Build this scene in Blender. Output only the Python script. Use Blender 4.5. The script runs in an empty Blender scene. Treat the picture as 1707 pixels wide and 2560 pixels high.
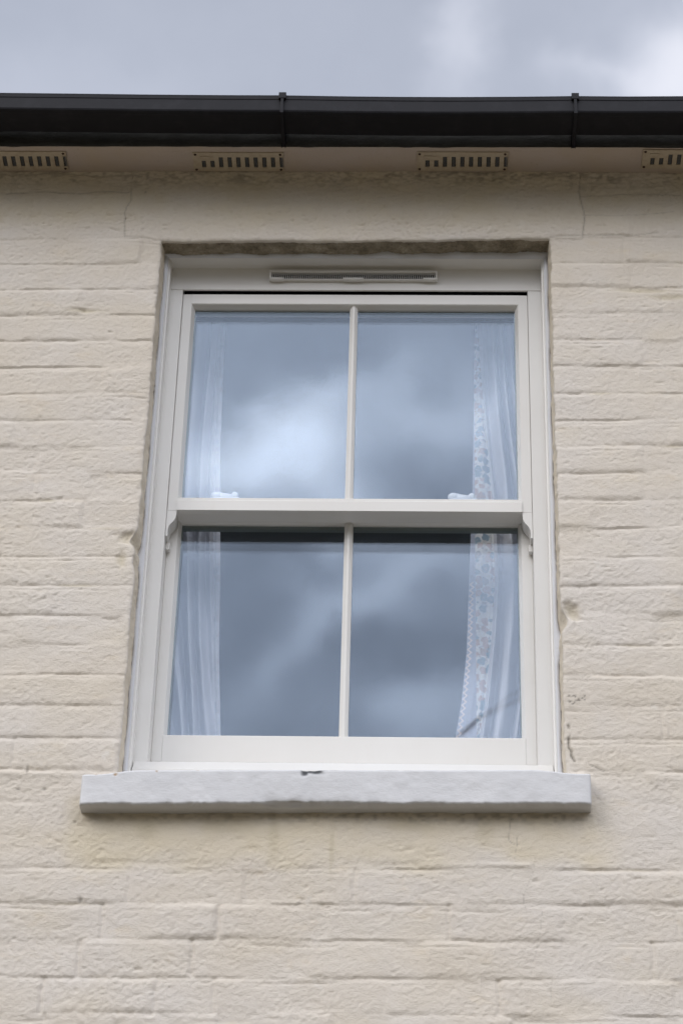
import bpy, bmesh, math, random
import numpy as np
from mathutils import Matrix, Vector
R_ = math.radians
SC = bpy.context.scene
COL = SC.collection
random.seed(7)

# ------------------------------------------------------------------ camera
cam_d = bpy.data.cameras.new("camera")
cam = bpy.data.objects.new("camera", cam_d); COL.objects.link(cam)
cam_d.sensor_fit = 'VERTICAL'; cam_d.sensor_height = 36.0
cam_d.lens = 6279.0 / 2560.0 * 36.0
cam_d.clip_start = 0.05; cam_d.clip_end = 3000
cam.matrix_world = Matrix(((0.99944567, -0.00630709, 0.03268904, 0.18279),
                           (0.02354592, -0.56024079, -0.82799508, -4.63),
                           (0.02353597, 0.82830579, -0.55978173, 1.6),
                           (0, 0, 0, 1)))
cam_d.dof.use_dof = True; cam_d.dof.focus_distance = 5.62; cam_d.dof.aperture_fstop = 7.0
SC.camera = cam

# ------------------------------------------------------------------ exposure
SC.view_settings.view_transform = 'Standard'; SC.view_settings.look = 'None'
SC.view_settings.exposure = 0.07; SC.view_settings.gamma = 1.0
SC.view_settings.use_curve_mapping = False
SC.cycles.transparent_max_bounces = 24; SC.cycles.max_bounces = 10
SC.cycles.diffuse_bounces = 5; SC.cycles.glossy_bounces = 6
SC.cycles.sample_clamp_indirect = 8.0

# ------------------------------------------------------------------ world: overcast, broken cloud
SUN_EL, SUN_AZ = 34.0, -47.0          # behind the photographer, well to the left, behind thin cloud
world = bpy.data.worlds.new("World"); SC.world = world; world.use_nodes = True
wn = world.node_tree; wn.nodes.clear()
def W(t, **kw):
    n = wn.nodes.new(t)
    for k, v in kw.items(): setattr(n, k, v)
    return n
def wl(a, b): wn.links.new(a, b)
def wm(op, a, b=None, c=None, clamp=False):
    n = W('ShaderNodeMath', operation=op); n.use_clamp = clamp
    for i, q in enumerate((a, b, c)):
        if q is None: continue
        if isinstance(q, (int, float)): n.inputs[i].default_value = q
        else: wl(q, n.inputs[i])
    return n.outputs[0]
tc = W('ShaderNodeTexCoord'); dirv = tc.outputs['Generated']
def wnoise(scale, detail=4, rough=.55, off=0., vec=None):
    m = W('ShaderNodeVectorMath', operation='ADD'); wl(vec or dirv, m.inputs[0]); m.inputs[1].default_value = (off, off*.7, off*1.3)
    n = W('ShaderNodeTexNoise'); n.inputs['Scale'].default_value = scale; n.inputs['Detail'].default_value = detail
    n.inputs['Roughness'].default_value = rough; wl(m.outputs[0], n.inputs['Vector']); return n
# warp the direction so the cloud edges are ragged
wp = wnoise(14, 5, .5, 3.1)
ws = W('ShaderNodeVectorMath', operation='SUBTRACT'); wl(wp.outputs['Color'], ws.inputs[0]); ws.inputs[1].default_value = (.5, .5, .5)
wsc = W('ShaderNodeVectorMath', operation='SCALE'); wl(ws.outputs[0], wsc.inputs[0]); wsc.inputs['Scale'].default_value = .085
wad = W('ShaderNodeVectorMath', operation='ADD'); wl(dirv, wad.inputs[0]); wl(wsc.outputs[0], wad.inputs[1])
sep = W('ShaderNodeSeparateXYZ'); wl(wad.outputs[0], sep.inputs[0])
sep0 = W('ShaderNodeSeparateXYZ'); wl(dirv, sep0.inputs[0])
ay = wm('MAXIMUM', wm('ABSOLUTE', sep.outputs[1]), .08)
cmb = W('ShaderNodeCombineXYZ'); wl(wm('DIVIDE', sep.outputs[0], ay), cmb.inputs[0]); wl(wm('DIVIDE', sep.outputs[2], ay), cmb.inputs[1])
def blob(a, e, sa, se, rot, amp):
    mp = W('ShaderNodeMapping', vector_type='TEXTURE'); wl(cmb.outputs[0], mp.inputs[0])
    mp.inputs['Location'].default_value = (a, e, 0); mp.inputs['Rotation'].default_value = (0, 0, R_(rot)); mp.inputs['Scale'].default_value = (sa, se, 1)
    d = W('ShaderNodeVectorMath', operation='DOT_PRODUCT'); wl(mp.outputs[0], d.inputs[0]); wl(mp.outputs[0], d.inputs[1])
    return wm('MULTIPLY', wm('EXPONENT', wm('MULTIPLY', d.outputs['Value'], -1.0)), amp)
def total(base, blobs):
    t = base
    for b in blobs: t = wm('ADD', t, blob(*b))
    return t
fine = wm('MULTIPLY_ADD', wnoise(16, 6, .55, 9.).outputs['Fac'], .9, -.45)
broad = wm('MULTIPLY_ADD', wnoise(2.2, 5, .55, 1.7).outputs['Fac'], 1.5, -.75)
# rear sky (seen mirrored in the window): a = x/|y|, e = z/|y|
REAR = [(-.076, .700, .040, .028, 10, 1.35), (-.035, .732, .042, .015, 30, .42), (.022, .752, .035, .020, 20, .42),
        (-.045, .668, .05, .012, 8, .22), (0.0, .80, .12, .03, 0, .08), (-.097, .729, .014, .010, 0, -.22), (.012, .690, .030, .022, 0, -.30),
        (-.09, .60, .045, .04, 0, -.26), (-.03, .602, .05, .035, -20, -.16), (-.022, .644, .050, .014, 40, .30), (-.055, .607, .05, .013, 50, .26),
        (.012, .612, .035, .030, 0, -.30), (0.0, .572, .020, .022, 0, .36), (.03, .66, .03, .02, 0, .04), (-.055, .56, .05, .012, 0, -.10), (-.06, .64, .05, .014, 10, -.06)]
FRONT = [(.145, .968, .045, .05, -25, .26), (.032, .985, .014, .050, -14, .12), (-.05, 1.03, .08, .012, 0, -.02), (.10, .95, .03, .015, 0, .10), (-.20, .96, .08, .03, 0, .03)]
rear = wm('ADD', total(wm('MULTIPLY_ADD', fine, .60, .92), REAR), wm('MULTIPLY', broad, .15))
front = wm('ADD', total(wm('MULTIPLY_ADD', fine, .09, .40), FRONT), wm('MULTIPLY', broad, .04))
mr = W('ShaderNodeMapRange', interpolation_type='SMOOTHSTEP'); wl(sep0.outputs[1], mr.inputs[0])
mr.inputs[1].default_value = .35; mr.inputs[2].default_value = -.35
REAR_GAIN, FRONT_GAIN = 2.1, 1.14
bri = W('ShaderNodeMix', data_type='FLOAT'); wl(mr.outputs[0], bri.inputs[0]); wl(wm('MULTIPLY', front, FRONT_GAIN), bri.inputs[2]); wl(wm('MULTIPLY', rear, REAR_GAIN), bri.inputs[3])
# sky shaped by height: mid-height glow added, horizon darkened, to set the wall shading
zz_ = wm('MAXIMUM', sep0.outputs[2], 0.0)
ring = wm('EXPONENT', wm('MULTIPLY', wm('POWER', wm('ABSOLUTE', wm('DIVIDE', wm('SUBTRACT', zz_, .5), .28)), 2.0), -1.0))
el_f = wm('ADD', wm('MULTIPLY_ADD', wm('POWER', zz_, 2.0), 1.1, .10), wm('MULTIPLY', ring, .95))
hz = W('ShaderNodeMapRange', interpolation_type='SMOOTHSTEP'); wl(sep0.outputs[2], hz.inputs[0]); hz.inputs[1].default_value = .02; hz.inputs[2].default_value = .42; hz.inputs[3].default_value = .04
bri = wm('MULTIPLY', wm('MULTIPLY', wm('MAXIMUM', bri.outputs[0], .05), el_f), hz.outputs[0])
tint = W('ShaderNodeValToRGB')   # cloud tint follows thickness: blue-grey when thin and dark, near white when bright
tm = W('ShaderNodeMix', data_type='FLOAT'); wl(mr.outputs[0], tm.inputs[0]); wl(wm('MULTIPLY', front, 1.25), tm.inputs[2]); wl(wm('MULTIPLY', rear, .52), tm.inputs[3])
wl(tm.outputs[0], tint.inputs[0])
tint.color_ramp.elements[0].position = .30; tint.color_ramp.elements[0].color = (.84, .94, 1.17, 1)
tint.color_ramp.elements[1].position = .95; tint.color_ramp.elements[1].color = (.98, .98, 1.05, 1)
tw = W('ShaderNodeMix', data_type='RGBA'); wl(wm('MULTIPLY', mr.outputs[0], .52), tw.inputs[0]); wl(tint.outputs[0], tw.inputs[6]); tw.inputs[7].default_value = (1.0, .975, .96, 1)
cb = W('ShaderNodeBackground'); wl(tw.outputs[2], cb.inputs[0]); wl(bri, cb.inputs[1])
sky = W('ShaderNodeTexSky', sky_type='NISHITA'); sky.sun_disc = False
sky.sun_elevation = R_(SUN_EL); sky.sun_rotation = R_(180 + SUN_AZ)
nb = W('ShaderNodeBackground'); wl(sky.outputs[0], nb.inputs[0]); nb.inputs[1].default_value = .08
mx = W('ShaderNodeMixShader'); mx.inputs[0].default_value = .9; wl(nb.outputs[0], mx.inputs[1]); wl(cb.outputs[0], mx.inputs[2])
wo = W('ShaderNodeOutputWorld'); wl(mx.outputs[0], wo.inputs[0])

# ------------------------------------------------------------------ sun through cloud
sd = bpy.data.lights.new("sun", 'SUN'); sd.energy = .85; sd.angle = R_(30); sd.color = (1, .93, .84)
so = bpy.data.objects.new("sun", sd); COL.objects.link(so)
az, el = R_(SUN_AZ), R_(SUN_EL)
tosun = Vector((math.sin(az) * math.cos(el), -math.cos(az) * math.cos(el), math.sin(el)))
so.rotation_euler = tosun.to_track_quat('Z', 'Y').to_euler()

# ------------------------------------------------------------------ helpers
def tag(o, label=None, cat=None, group=None, kind=None):
    if label: o['label'] = label
    if cat: o['category'] = cat
    if group: o['group'] = group
    if kind: o['kind'] = kind
    return o
def empty(name, loc, label, cat, group=None):
    o = bpy.data.objects.new(name, None); COL.objects.link(o); o.location = loc; o.empty_display_size = .05
    bpy.context.view_layer.update()
    return tag(o, label, cat, group)
def link(name, me, mats, parent=None, smooth=False):
    for m in (mats if isinstance(mats, (list, tuple)) else [mats]): me.materials.append(m)
    if smooth: me.polygons.foreach_set('use_smooth', [True] * len(me.polygons))
    o = bpy.data.objects.new(name, me); COL.objects.link(o)
    if parent:
        o.parent = parent
        if parent.parent is None: o.matrix_parent_inverse = Matrix.Translation(parent.location).inverted()
        else: o.matrix_parent_inverse = Matrix.Identity(4)
    return o
def obj(name, bm, mats, parent=None, smooth=False):
    me = bpy.data.meshes.new(name); bmesh.ops.recalc_face_normals(bm, faces=bm.faces); bm.to_mesh(me); bm.free()
    return link(name, me, mats, parent, smooth)
def box(bm, x0, x1, y0, y1, z0, z1, bev=0., mi=0, seg=2):
    r = bmesh.ops.create_cube(bm, size=1)
    bmesh.ops.scale(bm, vec=(x1 - x0, y1 - y0, z1 - z0), verts=r['verts'])
    bmesh.ops.translate(bm, vec=((x0 + x1) / 2, (y0 + y1) / 2, (z0 + z1) / 2), verts=r['verts'])
    fs = set(f for v in r['verts'] for f in v.link_faces)
    if bev:
        es = list(set(e for f in fs for e in f.edges))
        n0 = set(bm.faces)
        rr = bmesh.ops.bevel(bm, geom=es, offset=bev, segments=seg, affect='EDGES', profile=.5)
        fs = [f for f in bm.faces if f.is_valid and (f in rr['faces'] or f in fs)]
    for f in fs:
        if f.is_valid: f.material_index = mi
    return r
def newbm(): return bmesh.new()
def bx(name, mat, parent, *boxes, bev=.001):
    bm = newbm()
    for b in boxes: box(bm, *b, bev=bev)
    return obj(name, bm, mat, parent)
def prism(bm, pts, y0, y1, axis='y', mi=0):
    """extrude an outline: axis y -> pts are (x,z); axis x -> pts are (y,z)"""
    if axis == 'y': A = [bm.verts.new((p[0], y0, p[1])) for p in pts]; B = [bm.verts.new((p[0], y1, p[1])) for p in pts]
    else: A = [bm.verts.new((y0, p[0], p[1])) for p in pts]; B = [bm.verts.new((y1, p[0], p[1])) for p in pts]
    n = len(pts); fs = [bm.faces.new(A), bm.faces.new(B[::-1])]
    for i in range(n): fs.append(bm.faces.new((A[i], B[i], B[(i + 1) % n], A[(i + 1) % n])))
    for f in fs: f.material_index = mi
def loops(bm, rings):
    """nested rectangular rings (x0,x1,z0,z1,y) joined into a closed picture-frame solid"""
    V = [[bm.verts.new((x, y, z)) for x, z in ((a, c), (b, c), (b, d), (a, d))] for a, b, c, d, y in rings]
    m = len(V)
    for i in range(m):
        p, q = V[i], V[(i + 1) % m]
        for j in range(4): bm.faces.new((p[j], p[(j + 1) % 4], q[(j + 1) % 4], q[j]))

# value noise on arrays
def vnoise(x, z, sx, sz, seed):
    rng = np.random.RandomState(seed); T = rng.rand(257, 257).astype(np.float32)
    u = x / sx + 1000.37; v = z / sz + 1000.71
    iu = np.floor(u).astype(np.int64); iv = np.floor(v).astype(np.int64)
    fu = (u - iu).astype(np.float32); fv = (v - iv).astype(np.float32)
    fu = fu * fu * (3 - 2 * fu); fv = fv * fv * (3 - 2 * fv)
    a = T[iu % 256, iv % 256]; b = T[(iu + 1) % 256, iv % 256]; c = T[iu % 256, (iv + 1) % 256]; d = T[(iu + 1) % 256, (iv + 1) % 256]
    return (a * (1 - fu) + b * fu) * (1 - fv) + (c * (1 - fu) + d * fu) * fv * 1.0
def sstep(a, b, x):
    t = np.clip((x - a) / (b - a), 0, 1); return t * t * (3 - 2 * t)

# ------------------------------------------------------------------ materials
class Mat:
    def __init__(s, name, rough=.6, col=(.5, .5, .5), spec=.4, metal=0):
        s.m = bpy.data.materials.new(name); s.m.use_nodes = True; s.t = s.m.node_tree
        s.b = s.t.nodes['Principled BSDF']; s.b.inputs['Roughness'].default_value = rough
        s.b.inputs['Base Color'].default_value = (*col, 1); s.b.inputs['Specular IOR Level'].default_value = spec
        s.b.inputs['Metallic'].default_value = metal
        s.tc = s.n('ShaderNodeTexCoord'); s.co = s.tc.outputs['Object']
        g = s.n('ShaderNodeNewGeometry'); s.pos = g.outputs['Position']
    def n(s, t, **kw):
        n = s.t.nodes.new(t)
        for k, v in kw.items(): setattr(n, k, v)
        return n
    def l(s, a, b): s.t.links.new(a, b)
    def noise(s, scale, detail=4, rough=.5, stretch=(1, 1, 1)):
        m = s.n('ShaderNodeMapping'); s.l(s.pos, m.inputs[0]); m.inputs['Scale'].default_value = stretch
        n = s.n('ShaderNodeTexNoise'); s.l(m.outputs[0], n.inputs['Vector']); n.inputs['Scale'].default_value = scale
        n.inputs['Detail'].default_value = detail; n.inputs['Roughness'].default_value = rough; return n.outputs['Fac']
    def ramp(s, f, a, b, ca=(0, 0, 0, 1), cb=(1, 1, 1, 1)):
        r = s.n('ShaderNodeValToRGB'); s.l(f, r.inputs[0]); e = r.color_ramp.elements
        e[0].position = a; e[1].position = b; e[0].color = ca; e[1].color = cb; return r.outputs[0]
    def mix(s, f, a, b):
        n = s.n('ShaderNodeMix', data_type='RGBA')
        if isinstance(f, float): n.inputs[0].default_value = f
        else: s.l(f, n.inputs[0])
        for i, q in ((6, a), (7, b)):
            if isinstance(q, tuple): n.inputs[i].default_value = (*q, 1) if len(q) == 3 else q
            else: s.l(q, n.inputs[i])
        return n.outputs[2]
    def math(s, op, a, b):
        n = s.n('ShaderNodeMath', operation=op)
        for i, q in ((0, a), (1, b)):
            if isinstance(q, (int, float)): n.inputs[i].default_value = q
            else: s.l(q, n.inputs[i])
        return n.outputs[0]
    def base(s, c): s.l(c, s.b.inputs['Base Color']); return s
    def bump(s, h, dist, strength=1.):
        n = s.n('ShaderNodeBump'); s.l(h, n.inputs['Height']); n.inputs['Distance'].default_value = dist
        n.inputs['Strength'].default_value = strength; s.l(n.outputs[0], s.b.inputs['Normal']); return s
    def attr(s, name): n = s.n('ShaderNodeAttribute'); n.attribute_name = name; return n.outputs['Fac']

# cream masonry paint
M_WALL = Mat('cream_masonry_paint', .62, spec=.3)
w = M_WALL
c = w.mix(w.ramp(w.noise(3.2, 5, .6), .38, .62), (.632, .572, .490), (.645, .598, .540))
c = w.mix(w.math('MULTIPLY', w.ramp(w.noise(9, 6, .65, (1, 1, 2.2)), .58, .74), .35), c, (.62, .51, .35))
c = w.mix(w.math('MULTIPLY', w.ramp(w.noise(60, 5, .7, (1, 1, 1.8)), .60, .78), .25), c, (.50, .42, .32))
c = w.mix(w.math('MULTIPLY', w.ramp(w.noise(11, 4, .6, (1.4, 1, 1)), .66, .74), .35), c, (.74, .72, .68))
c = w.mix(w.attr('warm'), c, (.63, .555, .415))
c = w.mix(w.attr('stain'), c, (.46, .40, .27))
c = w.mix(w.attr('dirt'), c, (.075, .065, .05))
w.base(c)
hb = w.math('ADD', w.math('MULTIPLY', w.noise(260, 4, .6, (.7, 1, 1.35)), .7), w.math('MULTIPLY', w.noise(620, 3, .6), .4))
w.bump(hb, .0026, .75)
# bare mortar of the jamb reveals and mossy lintel underside
M_REV = Mat('bare_mortar', .9, spec=.2)
c = M_REV.mix(M_REV.noise(30, 6, .7), (.62, .55, .44), (.72, .65, .54)); M_REV.base(c).bump(M_REV.noise(350, 4, .7), .002, .8)
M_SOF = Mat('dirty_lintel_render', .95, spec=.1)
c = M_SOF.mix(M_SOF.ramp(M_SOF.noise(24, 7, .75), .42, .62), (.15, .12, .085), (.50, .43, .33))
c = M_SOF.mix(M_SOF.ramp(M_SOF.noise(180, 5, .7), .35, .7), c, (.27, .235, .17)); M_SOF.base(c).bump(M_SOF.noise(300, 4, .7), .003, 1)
# sill: white masonry paint
M_SILL = Mat('white_sill_paint', .55, spec=.35)
s_ = M_SILL
c = s_.mix(s_.ramp(s_.noise(14, 5, .6), .35, .7), (.59, .595, .61), (.63, .633, .645))
c = s_.mix(s_.math('MULTIPLY', s_.ramp(s_.noise(70, 5, .7, (1, 1, 1.5)), .62, .75), .4), c, (.52, .51, .49))
c = s_.mix(s_.attr('dirt'), c, (.035, .037, .04)); c = s_.mix(s_.attr('stain'), c, (.30, .18, .07))
s_.base(c).bump(s_.noise(200, 4, .6, (.6, 1, 1.2)), .0014, .45)
# window paint
M_WHITE = Mat('satin_white_frame', .33, (.755, .745, .725), .5)
w2 = M_WHITE
c = w2.mix(w2.ramp(w2.noise(5, 4, .6), .35, .7), (.70, .685, .655), (.725, .715, .69))
c = w2.mix(w2.math('MULTIPLY', w2.ramp(w2.noise(18, 5, .65, (1, 1, .35)), .62, .8), .25), c, (.66, .63, .56))
w2.base(c).bump(w2.noise(160, 3, .5, (1, 1, .12)), .0004, .5)
M_SEAL = Mat('silicone_sealant', .45, (.60, .61, .64), .4); M_SEAL.bump(M_SEAL.noise(120, 3, .6), .002, .6)
M_DARK = Mat('black_gap_lining', .8, (.012, .012, .013), .1)
M_SPACER = Mat('grey_spacer_bar', .4, (.22, .26, .25), .4)
M_LOCK = Mat('white_enamel', .25, (.82, .84, .86), .5)
M_BLACK = Mat('black_plastic', .5, (.012, .012, .014), .16)
k = M_BLACK; k.base(k.mix(k.ramp(k.noise(25, 5, .65), .5, .75), (.009, .009, .012), (.016, .016, .020))).bump(k.noise(40, 3, .5), .0006, .4)
M_FASC = Mat('black_painted_fascia', .8, (.03, .03, .03), .2)
k = M_FASC; k.base(k.mix(k.noise(40, 6, .7, (.4, 1, 1)), (.015, .016, .017), (.075, .075, .07))).bump(k.noise(120, 5, .7, (.35, 1, 1)), .004, 1)
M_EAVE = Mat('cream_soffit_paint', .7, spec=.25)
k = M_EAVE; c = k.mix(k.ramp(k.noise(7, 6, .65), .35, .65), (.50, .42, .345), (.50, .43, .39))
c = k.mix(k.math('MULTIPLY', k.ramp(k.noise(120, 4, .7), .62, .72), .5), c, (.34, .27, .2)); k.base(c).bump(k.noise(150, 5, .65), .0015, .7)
M_VENT = Mat('cream_vent_metal', .5, (.60, .49, .35), .4)
k = M_VENT; k.base(k.mix(k.ramp(k.noise(60, 5, .7), .45, .75), (.50, .43, .33), (.40, .31, .22)))
M_MESH = Mat('grey_vent_mesh', .6, (.15, .155, .16), .3)
M_RUST = Mat('rusty_screw', .7, (.045, .022, .014), .3)
M_GAP = Mat('vent_hole_black', .9, (.006, .006, .007), .1)
M_ROOM = Mat('room_plaster', .9, (.10, .10, .10), .1); M_ROOM.base(M_ROOM.mix(M_ROOM.noise(3), (.09, .09, .09), (.12, .12, .12)))
M_SLATE = Mat('slate', .6, (.08, .085, .1), .4); M_SLATE.base(M_SLATE.mix(M_SLATE.noise(12, 5, .6), (.06, .065, .075), (.11, .115, .125)))
M_GROUND = Mat('tarmac', .9, (.12, .12, .12), .2)
k = M_GROUND; k.base(k.mix(k.noise(.6, 6, .6), (.10, .085, .06), (.14, .12, .085))).bump(k.noise(90, 4, .6), .004, .6)
M_CABLE = Mat('cable_sheath', .6, (.01, .01, .01), .3)

# thin glass: clear with a mirror coat, works from either side
R0 = .046      # coated glass: each surface mirrors a little more than plain float
def glass_mat():
    m = bpy.data.materials.new('window_glass'); m.use_nodes = True; t = m.node_tree; t.nodes.clear()
    o = t.nodes.new('ShaderNodeOutputMaterial'); tr = t.nodes.new('ShaderNodeBsdfTransparent'); gl = t.nodes.new('ShaderNodeBsdfGlossy')
    tr.inputs[0].default_value = (.975, .978, .982, 1); gl.inputs['Roughness'].default_value = 0.0
    gl.inputs['Color'].default_value = (.70, .83, 1.0, 1)
    fc = t.nodes.new('ShaderNodeLayerWeight'); fc.inputs['Blend'].default_value = .5
    pw5 = t.nodes.new('ShaderNodeMath'); pw5.operation = 'POWER'; t.links.new(fc.outputs['Facing'], pw5.inputs[0]); pw5.inputs[1].default_value = 5
    lw = t.nodes.new('ShaderNodeMath'); lw.operation = 'MULTIPLY_ADD'; t.links.new(pw5.outputs[0], lw.inputs[0]); lw.inputs[1].default_value = 1 - R0; lw.inputs[2].default_value = R0
    mx = t.nodes.new('ShaderNodeMixShader'); t.links.new(lw.outputs[0], mx.inputs[0]); t.links.new(tr.outputs[0], mx.inputs[1]); t.links.new(gl.outputs[0], mx.inputs[2])
    t.links.new(mx.outputs[0], o.inputs[0]); return m
M_GLASS = glass_mat()

# ------------------------------------------------------------------ ground
bm = newbm(); bmesh.ops.create_grid(bm, x_segments=20, y_segments=20, size=600)
tag(obj('ground', bm, M_GROUND.m), kind='structure')

# ------------------------------------------------------------------ brick wall
OX0, OX1, OZ1, OZ0 = -.451, .4805, 5.5215, 4.03      # opening
def lines(a, b, d0, c0, c1, d1):
    out = list(np.arange(a, c0, d0)) + list(np.arange(c0, c1, d1)) + list(np.arange(c1, b + d0 * .5, d0)); return out
FX0, FX1, FZ0 = -1.15, 1.15, 3.22
STEP = .0028
def fine_range(a, b): n = max(1, round((b - a) / STEP)); return np.linspace(a, b, n + 1)
xs = np.unique(np.round(np.concatenate([np.linspace(-5, FX0, 60), fine_range(FX0, OX0), fine_range(OX0, OX1), fine_range(OX1, FX1), np.linspace(FX1, 5, 60)]), 6))
zs = np.unique(np.round(np.concatenate([np.linspace(-.1, FZ0, 120), fine_range(FZ0, OZ0), fine_range(OZ0, OZ1), fine_range(OZ1, 5.738)]), 6))
X, Z = np.meshgrid(xs, zs, indexing='ij')
CB = [5.665, 5.592, 5.518, 5.441, 5.364, 5.287, 5.211, 5.133, 5.054, 4.979, 4.905, 4.831, 4.757, 4.682, 4.607, 4.532, 4.456, 4.381, 4.306, 4.231, 4.153, 4.076, 4.000, 3.925, 3.850, 3.771, 3.693, 3.612, 3.535]
z_ = 5.665
CB = [5.741] + CB
while CB[-1] > 0: CB.append(CB[-1] - .0762)
CB = np.array(CB)
def wall_height(X, Z):
    tilt = (X + .78) * .0078
    wob = (vnoise(X, Z, .16, .07, 3) - .5) * .0030 + (vnoise(X, Z, .035, .05, 4) - .5) * .0018
    zc = Z - tilt + wob
    k = np.clip(np.searchsorted(-CB, -zc) - 1, 0, len(CB) - 2)
    t = CB[k] - zc                       # below the joint line above
    pitch = CB[k] - CB[k + 1]; tt = pitch - t
    kk = k.astype(np.float64)
    zon_l = sstep(-.545, -.535, X) * (1 - sstep(.553, .563, X)) * sstep(5.520, 5.527, Z)
    zon_s = sstep(-.62, -.52, X) * (1 - sstep(.54, .66, X)) * sstep(3.865, 3.875, Z) * (1 - sstep(4.04, 4.06, Z))
    zon_s2 = sstep(3.87, 3.885, Z) * (1 - sstep(4.05, 4.07, Z)) * .75
    jm = (1 - zon_l) * (1 - zon_s) * (1 - zon_s2)
    near = 1 - sstep(5.50, 5.56, Z) * .55
    # bed joints: a sharp step under each brick, sloping back out to the next
    n1 = vnoise(X, kk * 1.0, .11, 1., 11); n2 = vnoise(X, kk * 1.0, .03, 1., 12)
    dep = .0041 * np.clip(.04 + 1.7 * (n1 - .26) * (.35 + 1.1 * n2), .07, 1.15) * jm * near
    jw = .010 + .007 * vnoise(X, kk, .07, 1., 13)
    s = np.clip(t / jw, 0, 1)
    H = -dep * (1 - s) ** 1.25
    n3 = vnoise(X, kk * 1.0, .09, 1., 14)
    H += -.0016 * np.clip((n3 - .42) * 2.4, 0, 1) * np.exp(-((t - jw) / .0022) ** 2) * jm * near
    H += -.0010 * np.exp(-(tt / .0035)) * jm
    # perpends
    brick = np.zeros_like(X); tiltb = np.zeros_like(X)
    rng = np.random.RandomState(5)
    for i in range(len(CB) - 1):
        m = (k == i)
        if not m.any(): continue
        x = -5.2 + rng.rand() * .2; off = (i % 2) * .112; x += off; xj = [x]
        flem = rng.rand() < .5
        while x < 5.3:
            x += (.228 if (not flem or len(xj) % 2) else .113) + rng.randn() * .003; xj.append(x)
        xj = np.array(xj); Xm = X[m] + (vnoise(X[m], Z[m], .03, .03, 30) - .5) * .006
        j = np.clip(np.searchsorted(xj, Xm) - 1, 0, len(xj) - 2)
        offs = rng.randn(len(xj)) * .0009; tl = rng.randn(len(xj)) * .012; vt = rng.randn(len(xj)) * .012
        d0 = Xm - xj[j]; d1 = xj[j + 1] - Xm; jd = np.clip(rng.rand(len(xj)) * 1.5 - .55, 0, 1) * (.0036 if CB[i] < 3.9 else .0013)
        h = offs[j] + tl[j] * (d0 - .1) + vt[j] * (t[m] - .038)
        soft = np.clip(np.minimum(d0, d1) / .012, 0, 1); soft *= np.clip(np.minimum(t[m], tt[m]) / .010, 0, 1)
        h = h * soft - jd[j] * np.exp(-(d0 / .0045) ** 2) - jd[j + 1] * np.exp(-(d1 / .0045) ** 2)
        brick[m] = h
    H += brick * jm
    # hand-applied paint and render texture
    H += (vnoise(X, Z, .25, .2, 40) - .5) * .003 + (vnoise(X, Z, .07, .05, 41) - .5) * .0013
    H += (vnoise(X, Z, .024, .018, 42) - .5) * .0007 * (.5 + vnoise(X, Z, .3, .3, 47))
    st = (.6 + .8 * vnoise(X, Z, .12, .08, 48)) * (1 + .9 * sstep(5.50, 5.56, Z)); rng0 = np.random.RandomState(2)
    H += (vnoise(X, Z, .0105, .0085, 43) - .5) * .0006 * st + (vnoise(X * .8 + Z * .6, Z * .8 - X * .6, .0066, .0054, 44) - .5) * .0011 * st + (rng0.rand(*X.shape) - .5) * .0007 * st
    nick = vnoise(X, Z, .017, .0038, 49); H -= np.clip(nick - .74, 0, 1) * .0065 * (.18 + 1.2 * sstep(5.48, 5.56, Z))
    pit = vnoise(X, Z, .011, .0055, 45); H -= np.clip(pit - .80, 0, 1) * .008 * st
    # scattered dents and horizontal nicks
    rng = np.random.RandomState(21)
    for i in range(95):
        cx, cz = rng.uniform(-.95, .95), rng.uniform(3.4, 5.65); a, b = rng.uniform(.004, .016), rng.uniform(.0015, .004); d = rng.uniform(.0010, .0035)
        if a > .012: cz = CB[np.argmin(abs(CB - cz))] - .012 + (cx + .78) * .0078
        H -= d * np.exp(-((X - cx) / a) ** 2 - ((Z - cz) / b) ** 2)
    H += zon_l * .0012
    return H, zon_l
H, ZL = wall_height(X, Z)
dirt = np.zeros_like(H); stain = np.zeros_like(H)
def crack(pts, wdt, depth, dk, jig=.003, seed=0):
    global H, dirt
    wdt *= .8; depth *= .8; dk *= .85; jig = min(jig, .003)
    P = [np.array(p, float) for p in pts]; rng = np.random.RandomState(seed); Q = [P[0]]
    for a, b in zip(P[:-1], P[1:]):
        n = max(2, int(np.linalg.norm(b - a) / .014)); prp = np.array([-(b - a)[1], (b - a)[0]]); prp /= np.linalg.norm(prp)
        for i in range(1, n + 1): Q.append(a + (b - a) * i / n + (prp * rng.randn() * jig * .35 if i < n else 0))
    for a, b in zip(Q[:-1], Q[1:]):
        x0, x1 = min(a[0], b[0]) - .015, max(a[0], b[0]) + .015; z0, z1 = min(a[1], b[1]) - .015, max(a[1], b[1]) + .015
        i0, i1 = np.searchsorted(xs, [x0, x1]); j0, j1 = np.searchsorted(zs, [z0, z1])
        px, pz = X[i0:i1, j0:j1], Z[i0:i1, j0:j1]; ab = b - a; L2 = ab @ ab
        tpar = np.clip(((px - a[0]) * ab[0] + (pz - a[1]) * ab[1]) / L2, 0, 1)
        d = np.hypot(px - a[0] - tpar * ab[0], pz - a[1] - tpar * ab[1]); f = np.exp(-(d / wdt) ** 2)
        H[i0:i1, j0:j1] -= depth * f; dirt[i0:i1, j0:j1] = np.maximum(dirt[i0:i1, j0:j1], dk * f)
crack([(-.537, 5.735), (-.534, 5.64), (-.546, 5.60), (-.541, 5.528)], .0019, .0016, .42, seed=1)
crack([(-.541, 5.528), (-.50, 5.525), (-.452, 5.524)], .0017, .0020, .22, seed=2)
crack([(.557, 5.737), (.556, 5.66), (.566, 5.60), (.560, 5.53)], .0019, .0018, .50, seed=3)
crack([(.4815, 5.527), (.53, 5.533), (.60, 5.536), (.68, 5.534), (.74, 5.545)], .0018, .0022, .25, seed=4)
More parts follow.
